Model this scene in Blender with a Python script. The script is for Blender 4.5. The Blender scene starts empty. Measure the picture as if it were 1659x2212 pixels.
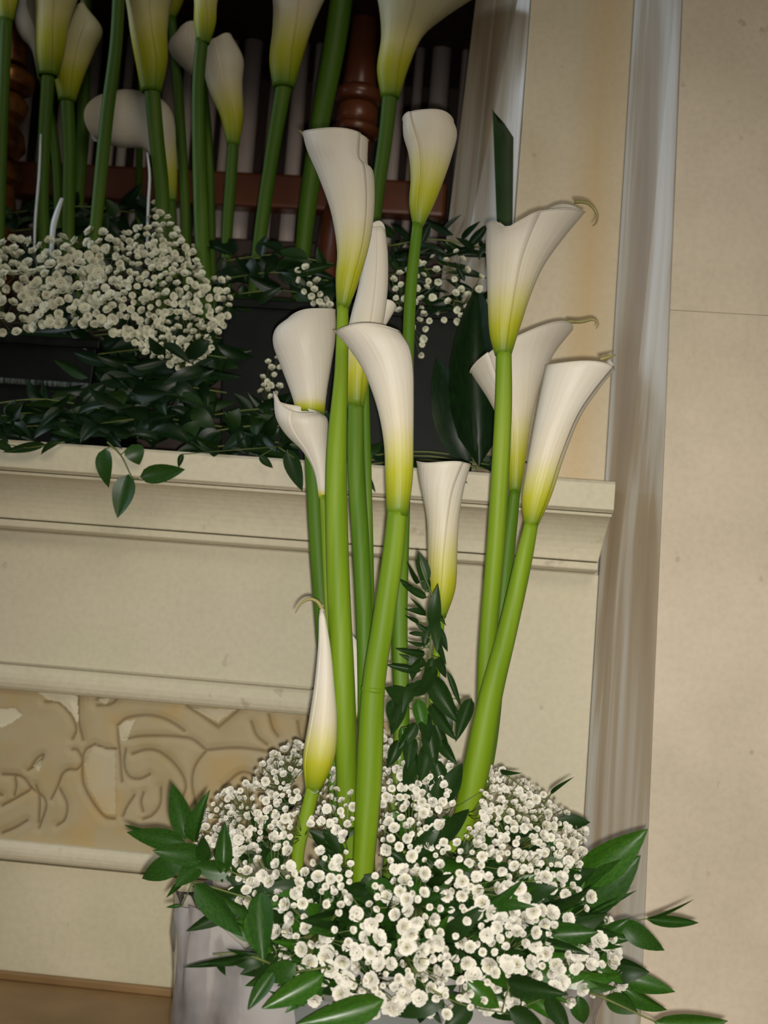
import bpy, bmesh, math, random
from mathutils import Vector, Matrix, noise
random.seed(7)
W, H, F = 1659.0, 2212.0, 2900.0
R = math.radians
scene = bpy.context.scene
# ------------------------------------------------------------ camera
CAM = Vector((0.0, -1.70, 0.50))
cam_rot = (Matrix.Rotation(R(5.0), 4, 'Z') @ Matrix.Rotation(R(90 + 4.2), 4, 'X') @ Matrix.Rotation(R(4.5), 4, 'Z'))
cd = bpy.data.cameras.new('camera'); co = bpy.data.objects.new('camera', cd)
scene.collection.objects.link(co); co.matrix_world = Matrix.Translation(CAM) @ cam_rot
cd.sensor_fit = 'VERTICAL'; cd.sensor_height = 24.0; cd.lens = 24.0 * F / H
cd.clip_start = 0.05; cd.dof.use_dof = True; cd.dof.focus_distance = 1.34; cd.dof.aperture_fstop = 5.0
scene.camera = co
# ------------------------------------------------------------ world + light
wd = bpy.data.worlds.new('world'); scene.world = wd; wd.use_nodes = True
wd.node_tree.nodes['Background'].inputs[0].default_value = (0.60, 0.66, 0.72, 1)
wd.node_tree.nodes['Background'].inputs[1].default_value = 0.07
def lamp(name, kind, loc, target, energy, color, **kw):
    l = bpy.data.lights.new(name, kind); l.energy = energy; l.color = color
    for k, v in kw.items(): setattr(l, k, v)
    o = bpy.data.objects.new(name, l); scene.collection.objects.link(o)
    o.location = loc; o.rotation_euler = (Vector(target) - Vector(loc)).to_track_quat('-Z', 'Y').to_euler()
    return o
# the camera's own flash, a little below and to the right of the lens, and a church window far to the left
FLASH = CAM + cam_rot.to_3x3() @ Vector((0.007, -0.014, 0.0))
lamp('camera_flash', 'SPOT', FLASH, (0.0, 0.0, 0.36), 63, (1.0, 0.948, 0.875), spot_size=R(66), spot_blend=1.0, shadow_soft_size=0.006)
lamp('window_light', 'AREA', (-2.6, -0.55, 1.85), (0.2, -0.1, 1.2), 22, (0.78, 0.88, 1.0), shape='RECTANGLE', size=0.8, size_y=1.6)
lamp('warm_fill', 'AREA', (0.9, -3.2, 2.6), (0.0, 0.0, 0.5), 27, (1.0, 0.88, 0.68), shape='RECTANGLE', size=1.6, size_y=1.2)  # unseen warm fill behind the camera, lifts the dim upper stone
vs = scene.view_settings; vs.view_transform = 'Standard'; vs.look = 'None'; vs.gamma = 1.0; vs.use_curve_mapping = False
vs.exposure = 0.0
# ------------------------------------------------------------ helpers
R3 = cam_rot.to_3x3()
def P(px, py, Y):
    d = R3 @ Vector(((px - W / 2) / F, (H / 2 - py) / F, -1.0))
    return CAM + d * ((Y - CAM.y) / d.y)
def link(name, me, mat=None, parent=None):
    o = bpy.data.objects.new(name, me); scene.collection.objects.link(o)
    if mat is not None and len(me.materials) == 0: me.materials.append(mat)
    if parent is not None:
        o.parent = parent; o.matrix_parent_inverse = Matrix.Translation(-parent.location)
    return o
def mesh(name, verts, faces, smooth=True):
    me = bpy.data.meshes.new(name); me.from_pydata([tuple(v) for v in verts], [], faces); me.validate()
    if smooth: me.polygons.foreach_set('use_smooth', [True] * len(me.polygons))
    me.update(); return me
def empty(name, loc, label, cat, group=None):
    o = bpy.data.objects.new(name, None); scene.collection.objects.link(o); o.location = loc
    o.empty_display_size = 0.02
    o['label'] = label; o['category'] = cat
    if group: o['group'] = group
    return o
def struct(o): o['kind'] = 'structure'; return o
def catmull(pts, n):
    pts = [Vector(p) for p in pts]
    if len(pts) == 2: return [pts[0].lerp(pts[1], i / (n - 1)) for i in range(n)]
    out = []; m = len(pts) - 1
    for i in range(n):
        t = i / (n - 1) * m; k = min(int(t), m - 1); u = t - k
        p0 = pts[k - 1] if k > 0 else pts[0] * 2 - pts[1]
        p1, p2 = pts[k], pts[k + 1]
        p3 = pts[k + 2] if k + 2 <= m else pts[m] * 2 - pts[m - 1]
        out.append(0.5 * ((2 * p1) + (p2 - p0) * u + (2 * p0 - 5 * p1 + 4 * p2 - p3) * u * u + (3 * p1 - p0 - 3 * p2 + p3) * u ** 3))
    return out
def tube_geo(pts, rad, seg=10, rib=0.0):
    """tube through world points; returns verts, faces"""
    V = []; Fc = []; n = len(pts); up = Vector((0, 1, 0))
    for i, p in enumerate(pts):
        t = (pts[min(i + 1, n - 1)] - pts[max(i - 1, 0)]).normalized()
        a = t.cross(up)
        if a.length < 1e-4: a = t.cross(Vector((1, 0, 0)))
        a.normalize(); b = a.cross(t).normalized()
        for s in range(seg):
            th = 2 * math.pi * s / seg
            r = rad[i] * (1 + rib * math.cos(th * 3 + 0.6))
            V.append(p + a * (math.cos(th) * r) + b * (math.sin(th) * r))
    for i in range(n - 1):
        for s in range(seg):
            s2 = (s + 1) % seg
            Fc.append((i * seg + s, i * seg + s2, (i + 1) * seg + s2, (i + 1) * seg + s))
    Fc.append(tuple(range(seg))[::-1]); Fc.append(tuple((n - 1) * seg + s for s in range(seg)))
    return V, Fc
def lathe_geo(cx, cy, prof, seg=24):
    V = []; Fc = []
    for (r, z) in prof:
        for s in range(seg):
            th = 2 * math.pi * s / seg; V.append(Vector((cx + r * math.cos(th), cy + r * math.sin(th), z)))
    for i in range(len(prof) - 1):
        for s in range(seg):
            s2 = (s + 1) % seg; Fc.append((i * seg + s, i * seg + s2, (i + 1) * seg + s2, (i + 1) * seg + s))
    Fc.append(tuple(range(seg))[::-1]); Fc.append(tuple((len(prof) - 1) * seg + s for s in range(seg)))
    return V, Fc
def prism(poly_front, poly_back):
    """two matching world polygons -> closed solid"""
    n = len(poly_front); V = list(poly_front) + list(poly_back)
    Fc = [tuple(range(n)), tuple(range(2 * n - 1, n - 1, -1))]
    for i in range(n): j = (i + 1) % n; Fc.append((i, n + i, n + j, j))
    return V, Fc
def bevel(o, w, seg=2):
    m = o.modifiers.new('bevel', 'BEVEL'); m.width = w; m.segments = seg; m.limit_method = 'ANGLE'; m.angle_limit = R(35)
def fixn(me):
    bm = bmesh.new(); bm.from_mesh(me); bmesh.ops.recalc_face_normals(bm, faces=bm.faces); bm.to_mesh(me); bm.free()
def box(name, x0, x1, y0, y1, z0, z1, mat, parent=None, bev=0.003):
    V, Fc = prism([Vector((x0, y0, z0)), Vector((x1, y0, z0)), Vector((x1, y0, z1)), Vector((x0, y0, z1))],
                  [Vector((x0, y1, z0)), Vector((x1, y1, z0)), Vector((x1, y1, z1)), Vector((x0, y1, z1))])
    me = mesh(name, V, Fc, False); fixn(me); o = link(name, me, mat, parent)
    if bev: bevel(o, bev)
    return o
# ------------------------------------------------------------ materials
def srgb(r, g, b):
    f = lambda c: (c / 255 / 12.92) if c / 255 <= 0.04045 else ((c / 255 + 0.055) / 1.055) ** 2.4
    return (f(r), f(g), f(b), 1)
def mat_base(name, rough=0.6, spec=0.5):
    m = bpy.data.materials.new(name); m.use_nodes = True; nt = m.node_tree
    b = nt.nodes['Principled BSDF']; b.inputs['Roughness'].default_value = rough
    b.inputs['Specular IOR Level'].default_value = spec
    return m, nt, b
def noise_node(nt, scale, detail=4, vec=(1, 1, 1), rough=0.55):
    tc = nt.nodes.new('ShaderNodeTexCoord'); mp = nt.nodes.new('ShaderNodeMapping'); mp.inputs['Scale'].default_value = vec
    n = nt.nodes.new('ShaderNodeTexNoise'); n.inputs['Scale'].default_value = scale; n.inputs['Detail'].default_value = detail
    n.inputs['Roughness'].default_value = rough
    nt.links.new(tc.outputs['Object'], mp.inputs['Vector']); nt.links.new(mp.outputs[0], n.inputs['Vector']); return n
def ramp(nt, src, stops):
    r = nt.nodes.new('ShaderNodeValToRGB'); e = r.color_ramp.elements
    e[0].position, e[0].color = stops[0]; e[1].position, e[1].color = stops[-1]
    for p, c in stops[1:-1]: k = e.new(p); k.color = c
    nt.links.new(src, r.inputs[0]); return r
def mix(nt, fac, a, b, mode='MIX'):
    m = nt.nodes.new('ShaderNodeMix'); m.data_type = 'RGBA'; m.blend_type = mode
    for s, v in ((m.inputs[0], fac), (m.inputs[6], a), (m.inputs[7], b)):
        if hasattr(v, 'is_linked'): nt.links.new(v, s)
        else: s.default_value = v
    return m.outputs[2]
def bump(nt, b, src, strength, dist=0.002):
    n = nt.nodes.new('ShaderNodeBump'); n.inputs['Strength'].default_value = strength; n.inputs['Distance'].default_value = dist
    nt.links.new(src, n.inputs['Height']); nt.links.new(n.outputs[0], b.inputs['Normal'])
def simple(name, c1, c2, scale, rough=0.6, spec=0.5, vec=(1, 1, 1), bmp=0.0, lo=0.35, hi=0.65, metal=0.0):
    m, nt, b = mat_base(name, rough, spec); b.inputs['Metallic'].default_value = metal
    n = noise_node(nt, scale, 4, vec); r = ramp(nt, n.outputs[0], [(lo, c1), (hi, c2)])
    nt.links.new(r.outputs[0], b.inputs['Base Color'])
    if bmp: bump(nt, b, n.outputs[0], bmp)
    return m
def stone_mat(name, base, warm, stain=None, spots=True):
    m, nt, b = mat_base(name, 0.62, 0.35)
    n1 = noise_node(nt, 5, 5); r1 = ramp(nt, n1.outputs[0], [(0.36, base), (0.68, warm)])
    col = r1.outputs[0]
    n3 = noise_node(nt, 130, 2); r3 = ramp(nt, n3.outputs[0], [(0.3, (0.93, 0.93, 0.93, 1)), (0.6, (1, 1, 1, 1))])
    col = mix(nt, 1.0, col, r3.outputs[0], 'MULTIPLY')
    if spots:
        n2 = noise_node(nt, 34, 3); r2 = ramp(nt, n2.outputs[0], [(0.26, srgb(120, 96, 66)), (0.33, (1, 1, 1, 1))])
        col = mix(nt, 0.30, col, r2.outputs[0], 'MULTIPLY')
    if stain:      # rusty run: a vertical band around world x = stain
        tc = nt.nodes.new('ShaderNodeTexCoord'); sx = nt.nodes.new('ShaderNodeSeparateXYZ'); nt.links.new(tc.outputs['Object'], sx.inputs[0])
        def mth(op, a, bb, c=None):
            k = nt.nodes.new('ShaderNodeMath'); k.operation = op
            for i, v in enumerate((a, bb, c)):
                if v is None: continue
                if hasattr(v, 'is_linked'): nt.links.new(v, k.inputs[i])
                else: k.inputs[i].default_value = v
            return k.outputs[0]
        dx = mth('ABSOLUTE', mth('SUBTRACT', sx.outputs[0], stain), None)
        f = mth('SUBTRACT', 1.0, mth('MULTIPLY', dx, 26.0)); f = mth('MAXIMUM', f, 0.0)
        ns = noise_node(nt, 9, 3, (1, 1, 0.3)); f = mth('MULTIPLY', f, ns.outputs[0])
        f = mth('MINIMUM', mth('MULTIPLY', f, 1.0), 1.0)
        col = mix(nt, f, col, srgb(198, 166, 108))
    nt.links.new(col, b.inputs['Base Color']); bump(nt, b, n3.outputs[0], 0.06)
    return m
M = {}
M['stone'] = stone_mat('cream_stone', srgb(206, 200, 172), srgb(216, 207, 182))
M['stone_r'] = stone_mat('cream_stone_pilaster', srgb(204, 192, 168), srgb(224, 210, 188))
M['stone_st'] = stone_mat('cream_stone_stained', srgb(202, 190, 162), srgb(216, 202, 176), stain=P(1285, 400, 0.0).x)
M['stone_low'] = stone_mat('cream_stone_lower', srgb(200, 192, 160), srgb(216, 206, 176))
def marble():
    m, nt, b = mat_base('marble_reflection_streaks', 0.2, 0.6)
    n = noise_node(nt, 4.0, 3, (7, 7, 0.35)); n.inputs['Distortion'].default_value = 0.6
    r = ramp(nt, n.outputs[0], [(0.34, srgb(150, 134, 112)), (0.48, srgb(164, 150, 128)), (0.56, srgb(182, 176, 162)), (0.66, srgb(194, 192, 184)), (0.76, srgb(166, 152, 130))])  # pale and brown streaks paint the blurred reflections in the polish
    nt.links.new(r.outputs[0], b.inputs['Base Color']); return m
M['marble'] = marble()
def carved():
    m, nt, b = mat_base('carved_tan_stone', 0.62, 0.3)
    at = nt.nodes.new('ShaderNodeAttribute'); at.attribute_name = 'groove_shade'
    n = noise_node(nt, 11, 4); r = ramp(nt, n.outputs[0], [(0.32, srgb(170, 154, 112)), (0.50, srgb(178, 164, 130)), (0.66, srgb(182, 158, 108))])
    c = mix(nt, at.outputs['Fac'], r.outputs[0], srgb(104, 84, 52))  # shade of the grooves mixed into the colour as dark brown
    at2 = nt.nodes.new('ShaderNodeAttribute'); at2.attribute_name = 'pale'
    c = mix(nt, at2.outputs['Fac'], c, srgb(212, 204, 176))
    nt.links.new(c, b.inputs['Base Color']); bump(nt, b, n.outputs[0], 0.15); return m
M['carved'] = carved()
M['floor'] = simple('brown_floor', srgb(120, 92, 56), srgb(150, 118, 74), 6, 0.5)
M['dark_wood'] = simple('dark_niche_wood', srgb(40, 30, 26), srgb(66, 48, 40), 8, 0.6, vec=(4, 4, 0.6))
M['pipe'] = simple('dull_grey_metal', srgb(186, 170, 162), srgb(214, 200, 192), 6, 0.42, vec=(6, 6, 0.4), metal=0.1)
M['pipe_lt'] = simple('pale_grey_metal', srgb(200, 190, 180), srgb(222, 214, 204), 6, 0.4, vec=(6, 6, 0.4), metal=0.0)
M['copper'] = simple('reddish_brown_wood', srgb(96, 52, 32), srgb(124, 70, 42), 9, 0.3, spec=0.7)
M['gilt'] = simple('dull_gilding', srgb(112, 62, 30), srgb(176, 116, 50), 26, 0.3, spec=0.9, metal=0.4, lo=0.42, hi=0.6)
M['black'] = simple('black_plastic', srgb(15, 18, 16), srgb(22, 26, 22), 20, 0.5, 0.12)
M['rib'] = simple('rib_plastic_highlight', srgb(24, 28, 26), srgb(96, 104, 100), 300, 0.2, 0.8, vec=(1, .1, .1))  # lighter grey in the colour paints the glossy line along the rib
M['foam'] = simple('floral_foam', srgb(20, 40, 18), srgb(32, 56, 24), 60, 0.95, 0.1, bmp=0.4)
M['glint'] = simple('silvery_glint', srgb(196, 206, 212), srgb(222, 228, 230), 10, 0.2, 0.8)
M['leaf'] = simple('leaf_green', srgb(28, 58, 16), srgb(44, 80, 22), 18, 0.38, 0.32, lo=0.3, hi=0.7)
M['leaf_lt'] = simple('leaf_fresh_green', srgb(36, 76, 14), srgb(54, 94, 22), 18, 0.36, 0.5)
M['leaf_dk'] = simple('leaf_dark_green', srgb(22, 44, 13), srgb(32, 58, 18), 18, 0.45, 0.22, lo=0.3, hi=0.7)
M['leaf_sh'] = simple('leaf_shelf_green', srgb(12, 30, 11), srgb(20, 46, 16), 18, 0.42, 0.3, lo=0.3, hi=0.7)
M['tip'] = simple('dry_spathe_tip', srgb(120, 112, 62), srgb(150, 140, 86), 60, 0.6)
M['twig'] = simple('twig_green', srgb(70, 88, 36), srgb(104, 112, 56), 30, 0.6)
M['petal'] = simple('gypsophila_petal', srgb(206, 203, 190), srgb(224, 221, 208), 60, 0.7, 0.2)
M['petal_b'] = simple('gypsophila_petal_back', srgb(208, 208, 184), srgb(226, 226, 202), 60, 0.7, 0.2)
M['heart'] = simple('gypsophila_heart', srgb(176, 172, 144), srgb(208, 204, 180), 90, 0.8)
M['calyx'] = simple('gypsophila_calyx', srgb(110, 116, 62), srgb(146, 140, 90), 50, 0.7)
def stem_mat(name, a, b_, hi):
    m, nt, b = mat_base(name, 0.52, 0.22)
    n = noise_node(nt, 60, 3, (1, 1, 0.03)); r = ramp(nt, n.outputs[0], [(0.3, a), (0.55, b_), (0.75, hi)])
    n2 = noise_node(nt, 5, 2); r2 = ramp(nt, n2.outputs[0], [(0.35, (0.82, 0.9, 0.8, 1)), (0.65, (1, 1, 1, 1))])
    nt.links.new(mix(nt, 1.0, r.outputs[0], r2.outputs[0], 'MULTIPLY'), b.inputs['Base Color']); bump(nt, b, n.outputs[0], 0.15, 0.001); return m
M['stem'] = stem_mat('calla_stem', srgb(98, 126, 12), srgb(116, 142, 24), srgb(136, 156, 58))
M['stem_dk'] = stem_mat('calla_stem_deep', srgb(66, 102, 14), srgb(84, 118, 22), srgb(108, 134, 48))
def spathe_mat(name, white, cream):
    m, nt, b = mat_base(name, 0.48, 0.35)
    at = nt.nodes.new('ShaderNodeAttribute'); at.attribute_name = 'grow'
    n = noise_node(nt, 30, 3, (1, 1, 0.4))
    ad = nt.nodes.new('ShaderNodeMath'); ad.operation = 'MULTIPLY_ADD'; nt.links.new(n.outputs[0], ad.inputs[0]); ad.inputs[1].default_value = 0.10
    nt.links.new(at.outputs['Fac'], ad.inputs[2])
    r = ramp(nt, ad.outputs[0], [(0.05, srgb(76, 112, 18)), (0.17, srgb(142, 150, 18)), (0.29, srgb(168, 168, 40)), (0.42, srgb(190, 184, 116)), (0.56, cream), (0.85, white)])
    nt.links.new(r.outputs[0], b.inputs['Base Color'])
    b.inputs['Subsurface Weight'].default_value = 0.12; b.inputs['Subsurface Radius'].default_value = (0.02, 0.015, 0.008); b.inputs['Subsurface Scale'].default_value = 0.2
    uv = nt.nodes.new('ShaderNodeUVMap'); mp = nt.nodes.new('ShaderNodeMapping'); mp.inputs['Scale'].default_value = (26, 0.8, 1)
    nn = nt.nodes.new('ShaderNodeTexNoise'); nn.inputs['Scale'].default_value = 2.0; nn.inputs['Detail'].default_value = 2
    nt.links.new(uv.outputs[0], mp.inputs[0]); nt.links.new(mp.outputs[0], nn.inputs['Vector']); bump(nt, b, nn.outputs[0], 0.22, 0.002)
    return m
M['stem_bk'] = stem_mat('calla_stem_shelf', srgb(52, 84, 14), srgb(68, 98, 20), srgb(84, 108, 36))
M['spathe'] = spathe_mat('calla_spathe', srgb(206, 199, 184), srgb(202, 193, 168))
M['spathe_g'] = spathe_mat('calla_spathe_greenish', srgb(192, 190, 160), srgb(182, 176, 132))
M['spadix'] = simple('spadix_yellow', srgb(214, 170, 40), srgb(232, 190, 60), 200, 0.7, bmp=0.5)
def wrap_mat():
    m = bpy.data.materials.new('clear_wrap'); m.use_nodes = True; nt = m.node_tree; nt.nodes.clear()
    out = nt.nodes.new('ShaderNodeOutputMaterial'); tr = nt.nodes.new('ShaderNodeBsdfTransparent'); tr.inputs[0].default_value = (0.93, 0.93, 0.94, 1)
    gl = nt.nodes.new('ShaderNodeBsdfGlossy'); gl.inputs['Roughness'].default_value = 0.22
    df = nt.nodes.new('ShaderNodeBsdfDiffuse'); df.inputs[0].default_value = srgb(232, 226, 222)
    m1 = nt.nodes.new('ShaderNodeMixShader'); m2 = nt.nodes.new('ShaderNodeMixShader')
    lw = nt.nodes.new('ShaderNodeLayerWeight'); lw.inputs[0].default_value = 0.25
    n = noise_node(nt, 12, 3); r = ramp(nt, n.outputs[0], [(0.35, (0.16, 0.16, 0.16, 1)), (0.65, (0.42, 0.42, 0.42, 1))])
    nt.links.new(r.outputs[0], m1.inputs[0]); nt.links.new(tr.outputs[0], m1.inputs[1]); nt.links.new(df.outputs[0], m1.inputs[2])
    nt.links.new(lw.outputs['Fresnel'], m2.inputs[0]); nt.links.new(m1.outputs[0], m2.inputs[1]); nt.links.new(gl.outputs[0], m2.inputs[2])
    nt.links.new(m2.outputs[0], out.inputs[0]); return m
M['wrap'] = wrap_mat()
M['pot'] = simple('grey_blue_pot', srgb(112, 118, 116), srgb(128, 134, 132), 5, 0.5)

# ============================================================ SETTING
def zpx(py, Y, px=0): return P(px, py, Y).z
XL = P(0, 1400, 0.0).x - 0.30
# main front wall (plain stone panel), right end meets the polished chamfer
chT, chB = P(1370, 0, 0.0), P(1262, 1760, 0.0)
def chx(z): return chT.x + (chB.x - chT.x) * (z - chT.z) / (chB.z - chT.z)
ZT = P(1400, 0, 0.0).z + 0.12
z_led_top, z_led_bot = zpx(948, -0.09), zpx(1011, -0.09)
z_fil_t, z_fil_b = zpx(1118, -0.032), zpx(1140, -0.032)
z_l3 = zpx(1431, 0.0); z_fr_t = zpx(1488, 0.0); z_fr_b = zpx(1812, 0.0); z_l4 = zpx(1857, 0.0)
z_floor = 0.0
x_fr = P(840, 1600, 0.0).x
def poly_wall(name, pts, y0, y1, mat, bev=0.002, parent=None):
    V, Fc = prism([Vector((x, y0, z)) for x, z in pts], [Vector((x, y1, z)) for x, z in pts])
    me = mesh(name, V, Fc, False); fixn(me); o = link(name, me, mat, parent)
    if bev: bevel(o, bev)
    return o
g = 0.0012
wall = struct(poly_wall('wall_front', [(XL, z_floor - .02), (chx(z_floor) , z_floor - .02), (chx(z_led_bot), z_led_bot), (XL, z_led_bot)], 0.012, 0.30, M['stone']))
def slab(name, pts, y0, mat):      # stone facing pieces of the front wall, joints left open between them
    return poly_wall(name, pts, y0, 0.012, mat, 0.0015, wall)
slab('stone_panel', [(XL, z_l3 + g), (x_fr, z_l3 + g), (x_fr, z_fil_b - g), (XL, z_fil_b - g)], 0.0, M['stone'])
slab('stone_panel', [(x_fr + g, z_floor), (chx(z_floor) - .0002, z_floor), (chx(z_fil_b) - .0002, z_fil_b - g), (x_fr + g, z_fil_b - g)], 0.0, M['stone'])
slab('stone_panel', [(XL, z_floor), (x_fr, z_floor), (x_fr, z_l4 - g), (XL, z_l4 - g)], 0.0, M['stone_low'])
def sweep(name, prof, x0, x1, mat, parent=None, xf=None):
    n = len(prof); V = [Vector((x0, y, z)) for y, z in prof] + [Vector(((xf(y, z) if xf else x1), y, z)) for y, z in prof]
    Fc = [tuple(range(n)), tuple(range(2 * n - 1, n - 1, -1))] + [(i, n + i, n + (i + 1) % n, (i + 1) % n) for i in range(n)]
    me = mesh(name, V, Fc, False); fixn(me); o = link(name, me, mat, parent); bevel(o, 0.0015); return o
# shelf with its cavetto and fillet
xe1, xe2, xe3 = P(1327, 1080, -0.09).x, P(1297, 1180, -0.05).x, P(1292, 1225, -0.032).x
prof = [(0.70, z_led_top), (-0.088, z_led_top), (-0.092, z_led_top - .004), (-0.092, z_led_bot + .002), (-0.088, z_led_bot), (-0.083, z_led_bot)]
shelf = struct(sweep('trim_1', prof + [(-0.083, z_led_bot - .001), (0.70, z_led_bot - .001)], XL, xe1, M['stone']))
cav = [(-0.083, z_led_bot - .002)]
for i in range(11):
    a = i / 10 * math.pi / 2
    cav.append((-0.036 - 0.047 * (1 - math.sin(a)), z_led_bot - .006 - (z_led_bot - .006 - z_fil_t) * (1 - math.cos(a)) ** 0.9))
cav += [(0.29, z_fil_t)]; cav.append((0.29, z_led_bot - .002))
struct(sweep('trim_2', cav, XL, xe1, M['stone'], None, lambda y, z: xe2 + (xe1 - xe2) * max(0, min(1, (z - z_fil_t) / (z_led_bot - z_fil_t))) if y < 0.2 else xe2))
struct(sweep('trim_3', [(-0.034, z_fil_t - g), (-0.034, z_fil_b + .003), (-0.026, z_fil_b), (0.29, z_fil_b), (0.29, z_fil_t - g)], XL, xe3, M['stone']))
def roll(name, zt, zb, d):
    pr = [(0.012, zt)]
    for i in range(9):
        a = i / 8 * math.pi; pr.append((0.0 - d * math.sin(a) ** 0.8 if 0 < i < 8 else 0.0, zt + (zb - zt) * (1 - math.cos(a)) / 2))
    pr.append((0.012, zb)); return struct(sweep(name, pr, XL, x_fr, M['stone']))
roll('trim_4', z_l3 - g, z_fr_t, 0.012); roll('trim_5', z_fr_b, z_l4 + g, 0.009)
# carved frieze: a height field cut from traced scroll strokes
STR = [[(202,1609),(180,1622),(174,1650),(176,1693),(195,1733),(222,1766),(244,1771)],
 [(250,1568),(271,1552),(312,1546),(347,1552),(374,1565),(395,1580)],
 [(260,1600),(298,1592),(352,1591),(400,1595),(420,1603),(442,1622)],
 [(282,1630),(312,1621),(339,1625),(366,1644),(388,1671),(398,1698),(392,1722)],
 [(306,1714),(301,1735),(306,1755)], [(344,1704),(342,1739),(325,1763),(306,1771)], [(286,1720),(270,1745),(262,1765)],
 [(320,1674),(300,1684),(280,1682),(268,1668),(264,1645),(268,1620)], [(250,1568),(252,1600),(256,1640),(260,1690)],
 [(0,1742),(54,1712),(60,1701),(41,1679),(0,1674)], [(27,1677),(30,1700),(26,1720)], [(73,1698),(81,1725),(79,1780)],
 [(106,1728),(119,1701),(130,1674),(144,1664),(163,1663),(174,1644),(163,1622),(152,1620)],
 [(125,1706),(141,1739),(136,1771),(119,1785)], [(0,1801),(27,1790),(54,1774)], [(60,1700),(95,1735),(80,1790)],
 [(92,1517),(122,1519),(149,1546),(160,1576),(152,1598)], [(208,1612),(225,1619),(248,1619)], [(165,1500),(166,1560),(175,1600)],
 [(205,1510),(225,1502),(250,1505),(235,1522),(205,1525)], [(55,1665),(80,1650),(90,1632),(75,1640),(60,1662)],
 [(400,1525),(440,1552),(469,1572)], [(469,1572),(500,1545),(519,1527)], [(442,1622),(499,1617),(545,1620),(590,1628),(640,1640)],
 [(442,1624),(424,1646),(414,1669),(412,1699),(420,1740)], [(578,1545),(586,1574),(598,1592)], [(540,1560),(552,1590),(575,1610)],
 [(640,1560),(650,1600),(690,1620),(740,1600),(760,1560)], [(480,1700),(520,1670),(560,1690),(570,1740)],
 [(-60,1560),(-90,1620),(-60,1690),(0,1720)], [(-200,1560),(-150,1600),(-140,1700),(-190,1760)]]
PALE = [([(76,1492),(162,1497),(165,1565),(150,1540),(128,1518),(102,1512)], 1), ([(-40,1532),(30,1530),(46,1545),(22,1562),(0,1572),(-40,1566)], 1),
        ([(252,1570),(268,1558),(290,1556),(270,1602),(258,1602)], .8), ([(410,1530),(508,1532),(469,1560)], .55), ([(68,1655),(92,1640),(80,1668)], .7),
        ([(200,1612),(246,1622),(248,1760),(222,1755),(190,1700),(180,1650)], .35), ([(210,1512),(238,1508),(225,1522)], .8)]
def frieze():
    segs = []
    for s in STR:
        pts = [P(a, b, 0.0) for a, b in s]; pts = catmull(pts, max(6, len(pts) * 4))
        segs.append([(p.x, p.z) for p in pts])
    pal = [([(P(a, b, 0.0).x, P(a, b, 0.0).z) for a, b in pl], k) for pl, k in PALE]
    def inside(x, z, poly):
        c = False; j = len(poly) - 1
        for i in range(len(poly)):
            (xi, zi), (xj, zj) = poly[i], poly[j]
            if (zi > z) != (zj > z) and x < (xj - xi) * (z - zi) / (zj - zi) + xi: c = not c
            j = i
        return c
    x0, x1, z0, z1 = XL, x_fr, z_fr_b, z_fr_t
    st = 0.0016; nx = int((x1 - x0) / st) + 1; nz = int((z1 - z0) / st) + 1
    sx = (x1 - x0) / (nx - 1); sz = (z1 - z0) / (nz - 1)
    D = [[9.0] * nx for _ in range(nz)]
    for pl in segs:
        for k in range(len(pl) - 1):
            (ax, az), (bx, bz) = pl[k], pl[k + 1]; rr = 0.022
            i0 = max(0, int((min(ax, bx) - rr - x0) / sx)); i1 = min(nx - 1, int((max(ax, bx) + rr - x0) / sx) + 1)
            j0 = max(0, int((min(az, bz) - rr - z0) / sz)); j1 = min(nz - 1, int((max(az, bz) + rr - z0) / sz) + 1)
            L2 = (bx - ax) ** 2 + (bz - az) ** 2 + 1e-12
            for j in range(j0, j1 + 1):
                z = z0 + j * sz
                for i in range(i0, i1 + 1):
                    x = x0 + i * sx; t = max(0, min(1, ((x - ax) * (bx - ax) + (z - az) * (bz - az)) / L2))
                    d = math.hypot(x - ax - t * (bx - ax), z - az - t * (bz - az))
                    if d < D[j][i]: D[j][i] = d
    V = []; groove_shade = []; pale = []
    for j in range(nz):
        z = z0 + j * sz
        for i in range(nx):
            x = x0 + i * sx; d = D[j][i]
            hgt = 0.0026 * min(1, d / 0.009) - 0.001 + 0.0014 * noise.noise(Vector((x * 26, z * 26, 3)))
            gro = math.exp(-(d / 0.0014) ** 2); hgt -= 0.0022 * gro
            pv = 0.0
            for pl, k in pal:
                if inside(x, z, pl): pv = k; hgt -= 0.002
            V.append(Vector((x, 0.006 - hgt, z))); groove_shade.append(min(1, gro * 0.75)); pale.append(pv)
    Fc = [(j * nx + i, j * nx + i + 1, (j + 1) * nx + i + 1, (j + 1) * nx + i) for j in range(nz - 1) for i in range(nx - 1)]
    me = mesh('carved_frieze', V, Fc)
    for nm, arr in (('groove_shade', groove_shade), ('pale', pale)):
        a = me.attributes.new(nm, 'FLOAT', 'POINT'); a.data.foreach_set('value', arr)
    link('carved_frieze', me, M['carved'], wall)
frieze()
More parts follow.
